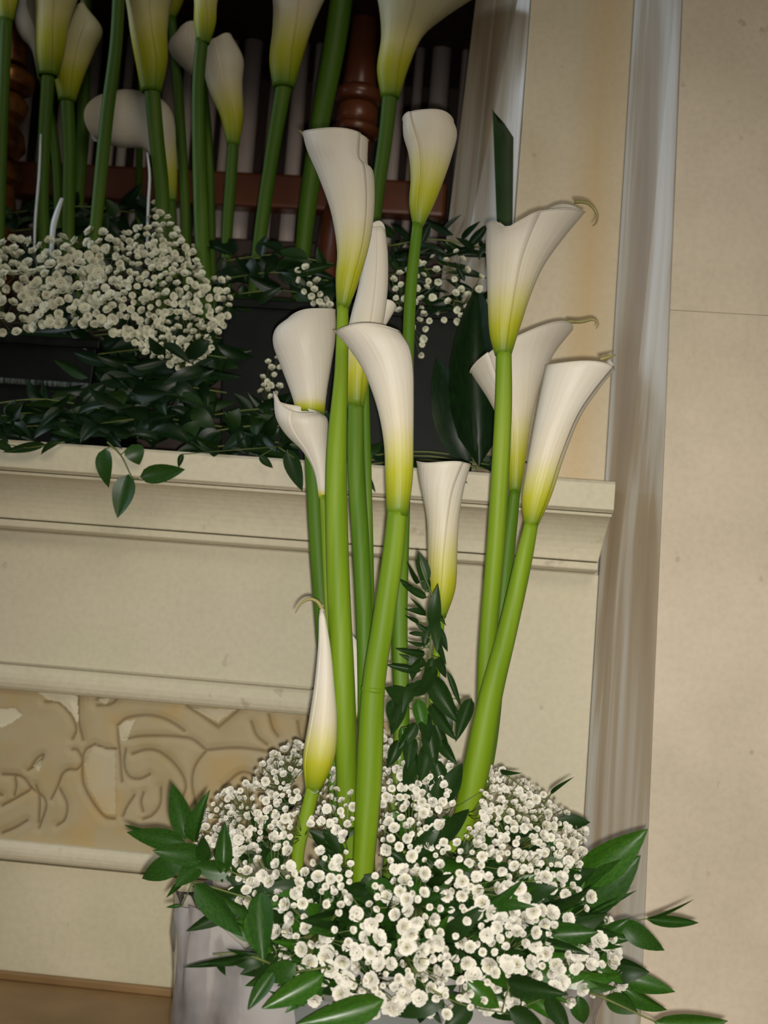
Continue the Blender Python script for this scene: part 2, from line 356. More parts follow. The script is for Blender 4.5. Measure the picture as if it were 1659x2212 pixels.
# upper pilaster (stained), niche reveal, chamfer and right pilaster
uT, uB = P(1147, 0, 0.0), P(1112, 480, 0.0)
def ux(z): return uT.x + (uB.x - uT.x) * (z - uT.z) / (uB.z - uT.z)
struct(poly_wall('wall_right', [(ux(z_led_top), z_led_top), (chx(z_led_top), z_led_top), (chx(ZT), ZT), (ux(ZT), ZT)], 0.0, 0.10, M['stone_st']))
rT, rB = P(1027, 0, 0.10), P(968, 480, 0.10)
def rx(z): return rT.x + (rB.x - rT.x) * (z - rT.z) / (rB.z - rT.z)
def quadprism(name, a, b, c, d, thick, mat):
    t = Vector(thick); V, Fc = prism([a, b, c, d], [a + t, b + t, c + t, d + t]); me = mesh(name, V, Fc, False); fixn(me)
    o = link(name, me, mat); bevel(o, 0.002); return o
e = 0.0005
struct(quadprism('trim_6', Vector((rx(z_led_top), .10, z_led_top)), Vector((ux(z_led_top) - e, 0.002, z_led_top)), Vector((ux(ZT) - e, 0.002, ZT)), Vector((rx(ZT), .10, ZT)), (0.0, 0.5, 0), M['marble']))
cT, cB = P(1475, 0, -0.06), P(1392, 2000, -0.06)
def cx2(z): return cT.x + (cB.x - cT.x) * (z - cT.z) / (cB.z - cT.z)
struct(quadprism('trim_7', Vector((chx(0), 0.0, 0)), Vector((cx2(0), -0.06, 0)), Vector((cx2(ZT), -0.06, ZT)), Vector((chx(ZT), 0.0, ZT)), (0.02, 0.1, 0), M['marble']))
zj = P(1560, 676, -0.062).z; XR = cT.x + 0.42
pil = struct(poly_wall('wall_side', [(cx2(0) + .004, 0), (XR, 0), (XR, ZT), (cx2(ZT) + .004, ZT)], -0.052, 0.20, M['stone_r']))
for z0, z1 in ((0, zj - .0003), (zj + .0003, ZT)):
    poly_wall('stone_block', [(cx2(z0), z0), (XR, z0), (XR, z1), (cx2(z1), z1)], -0.062, -0.052, M['stone_r'], 0, pil)
# floor / step at the foot
struct(box('floor', XL - 1.2, XR + 1.4, -3.2, 0.4, -0.05, 0.0, M['floor'], None, 0))
step_z = P(90, 2182, -0.03).z
struct(box('baseboard_front', XL, x_fr + 0.2, -0.012, -0.001, 0.0, max(0.01, P(0, 2163, -0.001).z), M['floor'], None, 0.002))
# niche shell
struct(box('wall_niche', XL, rx(ZT) + 0.02, 0.62, 0.66, z_led_top, ZT, M['dark_wood'], None, 0))
struct(box('wall_left', XL - .03, XL, -0.0, 0.66, z_led_top, ZT, M['dark_wood'], None, 0))
struct(box('ceiling', XL, rx(ZT) + 0.02, 0.0, 0.66, ZT + .001, ZT + .03, M['dark_wood'], None, 0))

# ============================================================ NICHE FURNITURE
def pxr(w, Y): return w / F * (Y - CAM.y) / 2
YP = 0.46
scr = empty('pipe_screen', P(560, 560, YP), 'screen of dull grey upright metal pipes at the back of the niche', 'metal screen')
for i, (x, w, m) in enumerate([(-90,34,0),(-45,30,0),(0,34,0),(62,32,0),(110,28,0),(152,34,0),(205,28,0),(250,26,1),(280,22,1),(322,30,0),(372,36,0),(412,30,1),(462,30,0),(500,26,0),(545,44,0),(600,28,0),(650,36,0),(690,26,0),(862,34,0),(905,24,0),(952,46,0),(1004,20,0),(1034,30,0)]):
    x = x + 4
    p = P(x, 100, YP); r = pxr(w, YP)
    V, Fc = lathe_geo(p.x, YP, [(r, z_led_top), (r, ZT)], 14)
    link('pipe', mesh('pipe', V, Fc), M['pipe_lt'] if m else M['pipe'], scr)
zr1, zr0 = P(560, 378, .40).z, P(560, 452, .40).z
xr1 = P(965, 430, .40).x
box('cross_rail', XL + .01, xr1, 0.385, 0.425, zr0, zr1, M['copper'], scr, 0.006)
box('bottom_rail', XL + .01, xr1, 0.39, 0.42, z_led_top, P(560, 520, .40).z, M['dark_wood'], scr, 0.004)
def turned(name, px, Y, label, prof_px, mat):
    c = P(px, 240, Y); root = empty(name, Vector((c.x, Y, z_led_top)), label, 'column')
    groups = prof_px
    for part, pr in groups:
        z = [(pxr(w * 2, Y), max(P(px, y, Y).z, z_led_top)) for w, y in pr]; z.sort(key=lambda q: q[1])
        V, Fc = lathe_geo(c.x, Y, z, 28); me = mesh(part, V, Fc); fixn(me); o = link(part, me, mat, root); bevel(o, 0.001)
turned('turned_column', 772, 0.36, 'glossy reddish brown turned column standing before the pipes behind the tallest front lily',
       [('shaft', [(26, -120), (28, 60), (34, 150), (38, 190)]), ('collar', [(34, 192), (52, 198), (55, 210), (50, 222), (36, 226)]),
        ('drum', [(40, 228), (46, 238), (46, 262), (40, 270)]), ('collar', [(44, 272), (54, 280), (54, 292), (44, 300)]),
        ('lower_shaft', [(38, 302), (34, 360), (40, 440)]), ('foot', [(50, 444), (60, 470), (66, 560), (66, 640)])], M['copper'])
turned('gilded_column', 6, 0.34, 'brown and gold carved column at the far left edge of the niche',
       [('shaft', [(34, -100), (38, 60), (44, 140)]), ('collar', [(46, 150), (66, 165), (64, 190), (46, 200)]),
        ('carved_knop', [(38, 205), (58, 225), (50, 250), (32, 262), (54, 290), (60, 320), (40, 345)]), ('collar', [(40, 350), (60, 362), (52, 390), (38, 400)]),
        ('foot', [(42, 402), (50, 440), (60, 560), (60, 640)])], M['gilt'])

# ============================================================ TRAYS ON THE SHELF
def tray(label, px0, px1, pyt, Yf, Yb, ribs):
    a, b = P(px0, pyt, Yf), P(px1, pyt, Yf); zt = P((px0 + px1) / 2, pyt, Yf).z; z0 = z_led_top + .0005
    x0, x1 = a.x, b.x; root = empty('flower_tray', Vector(((x0 + x1) / 2, (Yf + Yb) / 2, z0)), label, 'tray')
    th = 0.004
    bm = bmesh.new()
    def ring(ins, z): return [bm.verts.new(v) for v in ((x0 + ins, Yf + ins, z), (x1 - ins, Yf + ins, z), (x1 - ins, Yb - ins, z), (x0 + ins, Yb - ins, z))]
    R_ = [ring(0.012, z0), ring(0, zt), ring(th, zt), ring(0.012 + th, z0 + .006)]
    bm.faces.new(R_[0]); bm.faces.new(R_[3][::-1])
    for k in range(3):
        for i in range(4): j = (i + 1) % 4; bm.faces.new((R_[k][i], R_[k][j], R_[k + 1][j], R_[k + 1][i]))
    bmesh.ops.recalc_face_normals(bm, faces=bm.faces); me = bpy.data.meshes.new('body'); bm.to_mesh(me); bm.free()
    o = link('body', me, M['black'], root); bevel(o, 0.002)
    box('rim', x0 - .006, x1 + .006, Yf - .008, Yf - .0005, zt - .010, zt + .002, M['black'], root, 0.003)
    if ribs:
        zr = zt - (zt - z0) * 0.42
        box('rib', x0, x1, Yf - .004, Yf + .008, zr - .004, zr + .004, M['rib'], root, 0.0035)
    box('foam_block', x0 + .02, x1 - .02, Yf + .02, Yb - .02, z0 + .008, zt + .012, M['foam'], root, 0.006)
    return x0, x1, zt
tray('black ribbed plastic flower tray on the shelf at the left edge', -330, 212, 722, -0.045, 0.22, True)
tray('smooth black plastic flower tray on the shelf behind the front lilies', 480, 1062, 664, -0.015, 0.22, False)

# ============================================================ CALLA LILIES
def to_attr(me, name, arr):
    a = me.attributes.new(name, 'FLOAT', 'POINT'); a.data.foreach_set('value', arr)
def calla(label, Lp, Rp, Y, stem, dY=0.0, back=6, front=-8, seam=4.4, twist=0.6, ov=0.7, asp=0.85, white=0.45, tip=None, tipw=0.35,
          hook=None, hookY=0.0, mat='spathe', stem_mat='stem', flare=6, group='calla lilies of the vase arrangement', ring=None, spad=True, opening=1.0, vn=None):
    """Lp, Rp: left and right outline of the trumpet from the neck up to the rim, in photo pixels at depth Y; stem: (x, y, width[, Y])"""
    N, Mc = 26, 46
    Lc = catmull([(a, b, 0) for a, b in Lp], N); Rc = catmull([(a, b, 0) for a, b in Rp], N)
    V = []; grow = []; uvs = []
    for i in range(N + 2):
        k = min(i, N - 1); v = k / (N - 1); Yv = Y + dY * v
        l, r = Lc[k], Rc[k]; pl, pr = P(l.x, l.y, Yv), P(r.x, r.y, Yv)
        c = (pl + pr) / 2; h = (pr - pl) / 2; dv = Vector((0, 1, 0)) * h.length * asp
        km, kp = max(k - 1, 0), min(k + 1, N - 1)
        axp = ((Lc[kp] + Rc[kp]) - (Lc[km] + Rc[km])).normalized(); u = P(c.x, 0, Yv)
        ax = (P(W / 2 + axp.x * 100, H / 2 + axp.y * 100, Yv) - P(W / 2, H / 2, Yv)) / 100       # metres per pixel along the trumpet
        w = max(0.0, (v - 0.55) / 0.45) ** 1.6
        ex = i - (N - 1)
        for j in range(Mc + 1):
            f = j / Mc; th = seam + twist * (1 - v) + f * (2 * math.pi + ov) - ov * 0.5
            rf = 0.94 + 0.08 * f
            if ex > 0: rf += 0.012 * ex
            s, cc = math.sin(th), math.cos(th)
            p = c + h * cc * rf + dv * s * rf
            p += ax * w * (back * max(s, 0) ** 1.2 + front * max(-s, 0) ** 1.2) * opening
            p += ax * w * 2.2 * math.sin(3 * th + seam)               # uneven rim
            if vn: p -= ax * max(0.0, (v - .7) / .3) ** 1.5 * vn[1] * math.exp(-((cc - vn[0]) / vn[2]) ** 2)
            if ex > 0: p += ax * (1.5 * (1 if ex == 1 else 0)) * (1 if flare else 0)
            if tip:
                ang, tx, ty = tip[:3]; d = (th - ang + math.pi) % (2 * math.pi) - math.pi
                q = math.exp(-(d / tipw) ** 2) * max(0, (v - 0.6) / 0.4) ** 2.2
                p += ((P(W / 2 + tx, H / 2 + ty, Yv) - P(W / 2, H / 2, Yv))) * q
            V.append(p); grow.append(v / white * 0.5); uvs.append((f, v))
    Fc = [(i * (Mc + 1) + j, i * (Mc + 1) + j + 1, (i + 1) * (Mc + 1) + j + 1, (i + 1) * (Mc + 1) + j) for i in range(N + 1) for j in range(Mc)]
    if hook:
        hp = catmull([P(a, b, Y + dY + hookY) for a, b in hook], 14); n0 = len(V)
        hv, hf = tube_geo(hp, [0.0018 * (1 - i / 13) ** 0.7 + 0.0004 for i in range(14)], 6)
    me = mesh('spathe', V, Fc); to_attr(me, 'grow', grow[:len(me.vertices)])
    uvl = me.uv_layers.new(name='UVMap')
    for lp in me.loops: uvl.data[lp.index].uv = uvs[lp.vertex_index]
    sp = [(q + ((Y,) if len(q) == 3 else ())) for q in stem]
    sp3 = [P(q[0], q[1], q[3]) for q in sp]
    n = max(8, len(sp3) * 7); pts = catmull(sp3, n); ws = catmull([(q[2], q[3], 0) for q in sp], n)
    root = empty('calla_lily', pts[-1], label, 'flower', group)
    o = link('spathe', me, M[mat], root)
    sm = o.modifiers.new('thick', 'SOLIDIFY'); sm.thickness = 0.0009; sm.offset = 0
    if hook: link('tip', mesh('tip', hv, hf), M['tip'], o).matrix_parent_inverse = Matrix.Identity(4)
    rad = [pxr(q.x, q.y) for q in ws]
    V2, F2 = tube_geo(pts, rad, 16, 0.035)
    link('stem', mesh('stem', V2, F2), M[stem_mat], root)
    if ring is not None:
        c = min(pts, key=lambda q: abs((q - P(ring[0], ring[1], Y)).z)); t = (pts[1] - pts[0]).normalized() if False else None
        i = pts.index(c); tt = (pts[min(i + 1, n - 1)] - pts[i - 1]).normalized()
        V3, F3 = tube_geo([c - tt * .0022, c - tt * .0010, c, c + tt * .0010, c + tt * .0022], [rad[i] * k for k in (0.98, 1.05, 1.01, 1.05, 0.98)], 18)
        r_ = link('node_ring', mesh('node_ring', V3, F3), M['stem'], root); r_['label'] = 'pale scar ring around the stem'
    if spad:
        a = (P(*(Lc[4].x, Lc[4].y), Y) + P(*(Rc[4].x, Rc[4].y), Y)) / 2; kk = int(N * .6); Yk = Y + dY * .6
        b = (P(Lc[kk].x, Lc[kk].y, Yk) + P(Rc[kk].x, Rc[kk].y, Yk)) / 2
        V4, F4 = tube_geo([a.lerp(b, t) for t in (0, .3, .6, .9, 1)], [.0036, .004, .0038, .003, .001], 8)
        link('spadix', mesh('spadix', V4, F4), M['spadix'], root)
    return root
YF = -0.44
# --- the vase arrangement
calla('tall white calla lily with a pointed left tip, highest on the left of the vase',
      [(728,668),(726,600),(729,540),(716,460),(690,385),(664,325),(655,292)], [(752,668),(776,605),(800,520),(810,440),(808,372),(796,355),(797,302)], -0.46,
      [(740,662,26),(737,800,30),(726,1000,46),(730,1250,50),(742,1500,50),(752,1750,44,-.45),(765,1930,40,-.44)], back=12, front=-4, seam=5.1, twist=-0.3, ov=1.0,
      white=.42, hook=[(664,300),(655,290),(646,281)], hookY=0)
calla('white calla lily half hidden behind the tall left one and above the front one',
      [(752,880),(746,820),(750,740),(757,690),(775,620),(790,540),(797,490)], [(786,880),(800,800),(815,730),(830,690),(838,620),(838,550),(832,495)], -0.41,
      [(768,872,34),(768,1000,38),(780,1200,38),(788,1400,36),(790,1650,34),(790,1930,32)], back=18, front=-4, white=.36, stem_mat='stem_dk')
calla('pale calla lily whose pointed side lip just shows right of the half hidden one',
      [(776,790),(776,750),(784,715),(795,680),(808,648)], [(794,790),(806,755),(822,722),(838,695),(856,664)], -0.385,
      [(786,782,18),(792,1000,20),(800,1400,20),(800,1930,20)], back=10, front=4, white=.1, stem_mat='stem_dk')
calla('front white calla lily nodding left with a green scar ring low on its thick stem',
      [(836,1115),(833,1040),(830,960),(815,880),(785,800),(748,745),(728,722)], [(880,1115),(891,1030),(893,940),(894,860),(894,800),(888,755),(868,722)], -0.50,
      [(858,1105,44),(848,1200,46),(826,1350,48),(806,1490,50),(796,1700,56),(782,1900,44),(775,2000,40)], back=12, front=10, seam=5.6, twist=.2, white=.40, ring=(806,1492),
      hook=[(735,722),(727,717),(720,714)])
calla('rounded white calla lily cupped away at the far left of the vase group',
      [(640,890),(628,850),(605,790),(589,745),(594,714),(620,694)], [(700,895),(706,840),(716,780),(722,740),(724,705),(722,673)], -0.37,
      [(668,885,34),(676,1000,36),(688,1200,38),(702,1400,36),(725,1700,34),(760,1950,34)], back=8, front=4, asp=.9, seam=1.2, white=.12, stem_mat='stem_dk')
calla('short twisted white calla lily just below the rounded one on the left',
      [(690,1080),(680,1020),(655,975),(620,940),(598,905),(596,865)], [(704,1080),(706,1030),(708,985),(708,940),(708,905),(690,890)], -0.40,
      [(698,1070,16),(708,1200,26),(722,1450,26),(745,1750,26),(765,1950,26)], back=4, front=-22, seam=3.9, twist=-.5, ov=1.1, white=.08, tip=(3.3, -4, -18))
calla('slim upright white calla lily with its own thin stem against the dark niche',
      [(893,490),(885,440),(888,385),(884,335),(873,295),(872,262)], [(913,490),(938,440),(960,385),(977,335),(988,290),(980,262)], -0.40,
      [(902,482,24),(886,640,26),(878,860,28),(866,1150,36),(862,1350,36),(866,1600,34),(840,1900,32)], back=14, front=10, seam=3.6, white=.62, stem_mat='stem_dk')
calla('upper right white calla lily with a V notch and a long lip swept right',
      [(1070,768),(1058,720),(1054,650),(1052,580),(1050,530),(1052,490)], [(1104,768),(1126,700),(1150,630),(1178,570),(1220,515),(1268,465)], -0.42,
      [(1088,760,34),(1086,900,38),(1072,1150,40),(1052,1400,38),(1042,1600,36),(1010,1850,34)], back=0, front=-6, seam=4.35, twist=.25, ov=.9, white=.48, vn=(-.42, 30, .28),
      tip=(1.0, -8, -50), tipw=.75, hook=[(1240,436),(1258,436),(1275,442),(1290,462),(1288,480),(1280,488)], hookY=0.0, asp=.8)
calla('white calla lily behind, between the two right ones, with a thin curled tip',
      [(1100,1065),(1096,1000),(1088,930),(1060,870),(1035,830),(1018,805)], [(1124,1065),(1136,990),(1150,900),(1172,820),(1200,760),(1238,712)], -0.36,
      [(1112,1058,24),(1098,1180,30),(1078,1380,32),(1058,1600,32),(1010,1850,30)], back=26, front=22, seam=3.6, white=.44, tip=(1.0, 20, -14),
      hook=[(1225,694),(1255,695),(1280,690),(1292,698),(1288,710)], mat='spathe', stem_mat='stem_dk')
calla('lower right white calla lily with its wide lip turned right over the grey strip',
      [(1134,1140),(1128,1080),(1138,1010),(1150,940),(1165,860),(1178,794)], [(1160,1140),(1192,1070),(1222,980),(1255,900),(1290,850),(1332,800)], -0.45,
      [(1147,1132,30),(1128,1220,38),(1096,1360,42),(1060,1500,50),(1030,1650,58),(1000,1780,48),(960,1950,40)], back=16, front=4, seam=5.4, twist=-.3, white=.42,
      tip=(0.4, -8, -22), hook=[(1296,776),(1318,770),(1330,766)], asp=.75)
calla('small rolled white calla lily low in the middle with a diagonal fold',
      [(944,1335),(930,1280),(925,1210),(922,1120),(908,1050),(900,1000)], [(962,1335),(984,1270),(988,1190),(992,1120),(1002,1060),(1018,1003)], -0.39,
      [(953,1326,18),(945,1400,20),(930,1550,24),(905,1700,26),(860,1900,26)], back=6, front=-4, seam=4.9, twist=-1.1, ov=1.2, white=.52, flare=10)
calla('narrow closed calla bud lily low on the left with a hooked tip',
      [(662,1712),(656,1640),(668,1560),(680,1480),(688,1400),(690,1330)], [(690,1712),(722,1640),(728,1560),(722,1480),(714,1400),(702,1330)], -0.47,
      [(676,1704,30),(662,1760,30),(645,1830,28),(640,1900,26)], back=22, front=14, asp=.9, seam=4.0, twist=-.6, white=.40, hook=[(697,1318),(686,1300),(668,1294),(650,1304),(638,1324)], flare=0)
calla('pale calla lily flap peeping between the two main stems',
      [(752,1560),(752,1500),(754,1450),(756,1400),(758,1375)], [(768,1560),(782,1500),(790,1450),(788,1405),(764,1376)], -0.40,
      [(760,1552,16),(764,1700,18),(772,1900,20)], back=2, front=2, white=.1, asp=.7)
# --- lilies of the altar trays, behind
GB = 'calla lilies standing in the shelf trays'
ZF = lambda x, y: (x, y)
calla('dim calla lily with yellow throat at upper left, cut off by the top edge',
      [(84,165),(78,120),(78,60),(76,0),(60,-60)], [(124,165),(138,110),(148,50),(165,0),(190,-60)], 0.06,
      [(104,158,30),(96,300,30),(92,440,28),(100,600,26),(100,690,26)], white=.75, back=8, front=-8, mat='spathe_g', stem_mat='stem_bk', group=GB)
calla('pale calla lily rim curling at far upper left, half hidden by the yellow throated one',
      [(84,175),(70,110),(46,80),(35,50),(42,15)], [(104,175),(104,110),(104,60),(96,20),(90,-10)], 0.12,
      [(94,170,20),(120,330,22),(128,500,22),(130,690,22)], white=.1, back=-16, front=10, mat='spathe', stem_mat='stem_bk', group=GB)
calla('cream calla lily hanging point up beside the first one at upper left',
      [(128,220),(120,165),(128,110),(150,55),(165,20)], [(162,220),(182,160),(205,105),(221,62),(190,20)], 0.09,
      [(145,212,30),(150,330,30),(148,480,28),(150,690,26)], white=.5, back=10, front=8, mat='spathe_g', stem_mat='stem_bk', group=GB, tip=(1.57,-2,-24))
def stem_only(label, stem, Y, mat='stem_bk'):
    x, y, w = stem[0][:3]
    calla(label, [(x-w/2,y+2),(x-w*.9,y-60),(x-w*1.3,y-140),(x-w*2,y-240)], [(x+w/2,y+2),(x+w,y-60),(x+w*1.5,y-140),(x+w*2.4,y-240)], Y, stem, mat='spathe_g', stem_mat=mat, group=GB)
stem_only('calla lily with bright green stem crossing the sideways bloom, its flower above the frame', [(258,-40,28),(250,100,28),(230,260,30),(208,480,28),(200,560,26),(195,690,24)], 0.02, 'stem_bk')
calla('calla lily with long yellow green throat at top, third bloom from the left',
      [(306,200),(297,150),(284,80),(276,20),(262,-60)], [(348,200),(362,130),(362,60),(372,0),(400,-60)], 0.05,
      [(328,190,36),(338,300,34),(350,420,32),(350,560,28),(350,690,28)], white=.75, back=8, front=-8, mat='spathe_g', stem_mat='stem_bk', group=GB)
calla('sideways opened calla lily with a broad drooping lip at left of the niche',
      [(362,438),(345,385),(330,345),(306,320),(262,318),(216,304)], [(380,438),(382,380),(380,320),(374,250),(342,212),(280,196),(236,206)], 0.12,
      [(372,432,18),(374,520,20),(376,690,20)], white=.38, back=40, front=34, asp=.6, seam=5.6, mat='spathe', stem_mat='stem_bk', group=GB)
calla('calla lily with a folded pale flap on its left, behind the tallest green stem',
      [(492,315),(476,250),(450,190),(440,140),(446,95)], [(516,315),(526,250),(524,180),(526,125),(500,75)], 0.12,
      [(504,308,24),(498,400,26),(490,520,24),(488,690,22)], white=.5, back=12, front=-6, seam=4.2, mat='spathe', stem_mat='stem_bk', group=GB, tip=(2.5,-12,-18))
calla('pale open calla lily petal facing left at top, its stem hidden',
      [(432,175),(400,150),(372,120),(366,98),(385,76)], [(444,175),(446,150),(446,120),(444,90),(430,64)], 0.17,
      [(438,170,16),(452,330,18),(462,690,18)], white=.05, back=-20, front=14, mat='spathe', stem_mat='stem_bk', group=GB)
calla('calla lily with narrow yellow throat on the long straight stem left of centre',
      [(426,95),(420,50),(420,0),(410,-70)], [(452,95),(466,50),(470,0),(490,-70)], 0.0,
      [(436,85,28),(428,200,28),(432,400,32),(440,590,34),(445,690,30)], white=.9, mat='spathe_g', stem_mat='stem_bk', group=GB)
calla('calla lily with white sides and green centre at top, left of the brown column',
      [(590,190),(583,130),(590,60),(590,0),(575,-70)], [(636,190),(655,120),(676,55),(700,0),(735,-70)], 0.04,
      [(614,182,36),(590,320,32),(566,480,30),(552,600,28),(545,690,28)], white=.62, back=6, front=-10, mat='spathe', stem_mat='stem_bk', group=GB)
stem_only('calla lily stem, thick and dark green, just left of the brown column, flower unseen', [(742,-40,52),(722,100,50),(692,260,44),(665,440,40),(650,590,34),(645,690,30)], 0.06)
calla('largest dim calla lily at top centre flaring right, right of the brown column',
      [(824,212),(815,150),(824,80),(818,10),(800,-60)], [(862,212),(885,140),(915,75),(965,30),(1035,-20)], 0.02,
      [(842,204,34),(832,300,32),(815,420,30),(800,560,30),(795,690,30)], white=.55, back=4, front=-10, mat='spathe_g', stem_mat='stem_bk', group=GB)
calla('calla lily whose yellow base only shows in the top left corner',
      [(2,45),(-8,0),(-20,-60)], [(28,45),(38,0),(50,-60)], 0.04, [(14,38,28),(8,200,26),(0,420,26),(-5,690,26)], white=.9, mat='spathe_g', stem_mat='stem_bk', group=GB)
calla('calla lily whose yellow base just shows at the top edge beside the long throat',
      [(362,40),(352,0),(345,-60)], [(378,40),(396,0),(410,-60)], 0.18, [(370,34,20),(385,200,22),(400,450,22),(405,690,22)], white=.9, mat='spathe_g', stem_mat='stem_bk', group=GB)
stem_only('calla lily with short dark green stem behind the second bloom, flower hidden above', [(186,-60,26),(182,150,28),(178,300,30),(168,440,28),(168,690,26)], 0.16)
stem_only('calla lily with thin green stem glimpsed under the sideways bloom', [(306,-60,14),(304,200,15),(300,420,15),(298,690,15)], 0.22)

# ============================================================ BABY'S BREATH
def blossom_mesh(seed, mat, nl=(7, 6, 4)):
    """double gypsophila flower: three whorls of rounded petals over a small calyx, facing +Z, diameter 1"""
    rnd = random.Random(seed); V = []; Fc = []; mi = []
    for ring, n in enumerate(nl):
        r0 = (0.08, 0.05, 0.02)[ring]; r1 = (0.50, 0.39, 0.22)[ring]; z0 = (-0.05, 0.04, 0.10)[ring]; z1 = (0.12, 0.30, 0.30)[ring]
        for k in range(n):
            a = 2 * math.pi * (k + rnd.uniform(-.15, .15)) / n + ring; w = math.pi / n * 1.25
            rr = r1 * rnd.uniform(.9, 1.06); zz = z1 + rnd.uniform(-.05, .05); b = len(V)
            V.append(Vector((r0 * math.cos(a), r0 * math.sin(a), z0)))
            for da, k1, dz in ((-1, .80, -.02), (-.5, .98, .03), (.5, .98, .03), (1, .80, -.02)):
                V.append(Vector((rr * k1 * math.cos(a + da * w), rr * k1 * math.sin(a + da * w), zz + dz)))
            Fc.append((b, b + 1, b + 2, b + 3, b + 4)); mi.append(2 if ring == 2 and seed % 3 == 0 else 0)
    b = len(V); V += [Vector((0.12 * math.cos(t * 2.094), 0.12 * math.sin(t * 2.094), 0.0)) for t in range(3)] + [Vector((0, 0, -0.35))]
    for k in range(3): Fc.append((b + 3, b + k, b + (k + 1) % 3)); mi.append(1)
    me = mesh('blossom', V, Fc, False); me.materials.append(mat); me.materials.append(M['calyx']); me.materials.append(M['heart'])
    me.polygons.foreach_set('material_index', mi); return me
BF = [blossom_mesh(s, M['petal']) for s in range(5)]
BB = [blossom_mesh(s + 20, M['petal_b']) for s in range(4)]
def in_poly(x, y, poly):
    c = False; j = len(poly) - 1
    for i in range(len(poly)):
        (xi, yi), (xj, yj) = poly[i], poly[j]
        if (yi > y) != (yj > y) and x < (xj - xi) * (y - yi) / (yj - yi) + xi: c = not c
        j = i
    return c
def gyp(sprigs, pts, meshes, root3, group, stemr=0.0005):
    """sprigs: list of (px, py, label); pts: list of (px, py, Y, size px); every blossom goes to its nearest sprig"""
    B = [[] for _ in sprigs]
    for q in pts:
        k = min(range(len(sprigs)), key=lambda i: (sprigs[i][0] - q[0]) ** 2 + (sprigs[i][1] - q[1]) ** 2); B[k].append(q)
    for (sx, sy, label), qs in zip(sprigs, B):
        if not qs: continue
        Ym = sum(q[2] for q in qs) / len(qs); mid = P(sx, sy, Ym); base = root3.lerp(mid, 0.15) if root3 is not None else P(sx, sy + 60, Ym + .08)
        root = empty('gypsophila_sprig', base, label, 'flower', group)
        SV, SF = [], []; hub = base.lerp(mid, 0.62); hub.y += 0.02
        v, f = tube_geo([base, base.lerp(hub, .5), hub], [.0011, .001, .0009], 4); SV += v; SF += f
        subs = []
        for q in qs:
            p = P(q[0], q[1], q[2]); sub = None
            for s_ in subs:
                if (s_ - p).length < 0.045: sub = s_; break
            if sub is None:
                sub = hub.lerp(p, 0.62) + Vector([random.uniform(-.004, .004) for _ in range(3)]); subs.append(p)
                v, f = tube_geo([hub, hub.lerp(sub, .5), sub], [.0007, .0007, .0006], 3); n0 = len(SV); SV += v; SF += [tuple(n0 + a for a in g_) for g_ in f]
                st = sub
            else: st = hub.lerp(sub, 0.62)
            d = (p - st); d = d.normalized() if d.length > 1e-4 else Vector((0, 0, 1))
            s = q[3] / F * (q[2] - CAM.y)
            face = (d * 0.7 + Vector((random.uniform(-.9, .9), -0.8 + random.uniform(-.3, .3), 0.35 + random.uniform(-.7, .8)))).normalized()
            endp = p - face * s * 0.3
            v, f = tube_geo([st, st.lerp(endp, .5) + Vector((0, 0, -.003)), endp], [stemr] * 3, 3); n0 = len(SV); SV += v; SF += [tuple(n0 + a for a in g_) for g_ in f]
            o = link('blossom', random.choice(meshes), None, root)
            rot = face.to_track_quat('Z', 'Y').to_matrix().to_4x4() @ Matrix.Rotation(random.uniform(0, 6.28), 4, 'Z')
            sc = Matrix.Diagonal((s, s, s * random.uniform(.8, 1.25), 1))
            o.matrix_basis = Matrix.Translation(p) @ rot @ sc
        o = link('stems', mesh('stems', SV, SF), M['twig'], root); o['kind'] = 'stuff'
CF = P(850, 2010, -0.43)          # heart of the vase arrangement
poly = [(590,1625),(640,1600),(668,1650),(700,1700),(760,1690),(818,1580),(870,1600),(900,1690),(950,1630),(1010,1650),(1080,1660),(1160,1700),(1262,1785),(1260,1860),
        (1275,1930),(1330,1985),(1325,2060),(1345,2130),(1320,2160),(1240,2090),(1170,2180),(1060,2190),(960,2150),(850,2190),(700,2140),(600,2095),(575,2050),(530,1990),(480,1900),(410,1845),(440,1740),(520,1700)]
def dome(px, py):
    rx_, ry_ = 470.0, 430.0
    q = ((px - 870) / rx_) ** 2 + ((py - 2080) / ry_) ** 2
    yl = -0.43 - 0.165 * math.sqrt(max(0.0, 1 - q * .92))
    return yl + 0.05 * max(0, (1900 - py) / 300)
def scatter(poly, n, size, Yf, spacing, dens=None, tries=40):
    xs = [p[0] for p in poly]; ys = [p[1] for p in poly]; out = []; k = 0
    while len(out) < n and k < n * tries:
        k += 1; x, y = random.uniform(min(xs), max(xs)), random.uniform(min(ys), max(ys))
        if not in_poly(x, y, poly): continue
        if dens and random.random() > dens(x, y): continue
        s = size(x, y); sp = s * spacing
        if any((x - o[0]) ** 2 + (y - o[1]) ** 2 < (sp * (o[4])) ** 2 for o in out): continue
        out.append((x, y, Yf(x, y), s * random.uniform(.8, 1.15), random.choice((.7, 1.0, 1.35))))
    return [o[:4] for o in out]
def fsize(x, y): return (20 + 15 * max(0, min(1, (y - 1720) / 300))) * (0.55 if random.random() < .2 else 1)
def fdens(x, y):
    v = 0.6 + 1.5 * noise.noise(Vector((x / 60.0, y / 60.0, 1.3))); 
    if y < 1800 and x > 980: v += .5
    if y > 2090: v -= .35
    return max(0.07, min(1, v * 1.15 + .1))
STEMS = [(790,1760,26),(1010,1700,28),(655,1790,14),(786,1850,24)]
pts = [(x, y, Y + random.uniform(-.012, .02), s) for x, y, Y, s in scatter(poly, 700, fsize, dome, 0.68, fdens)]
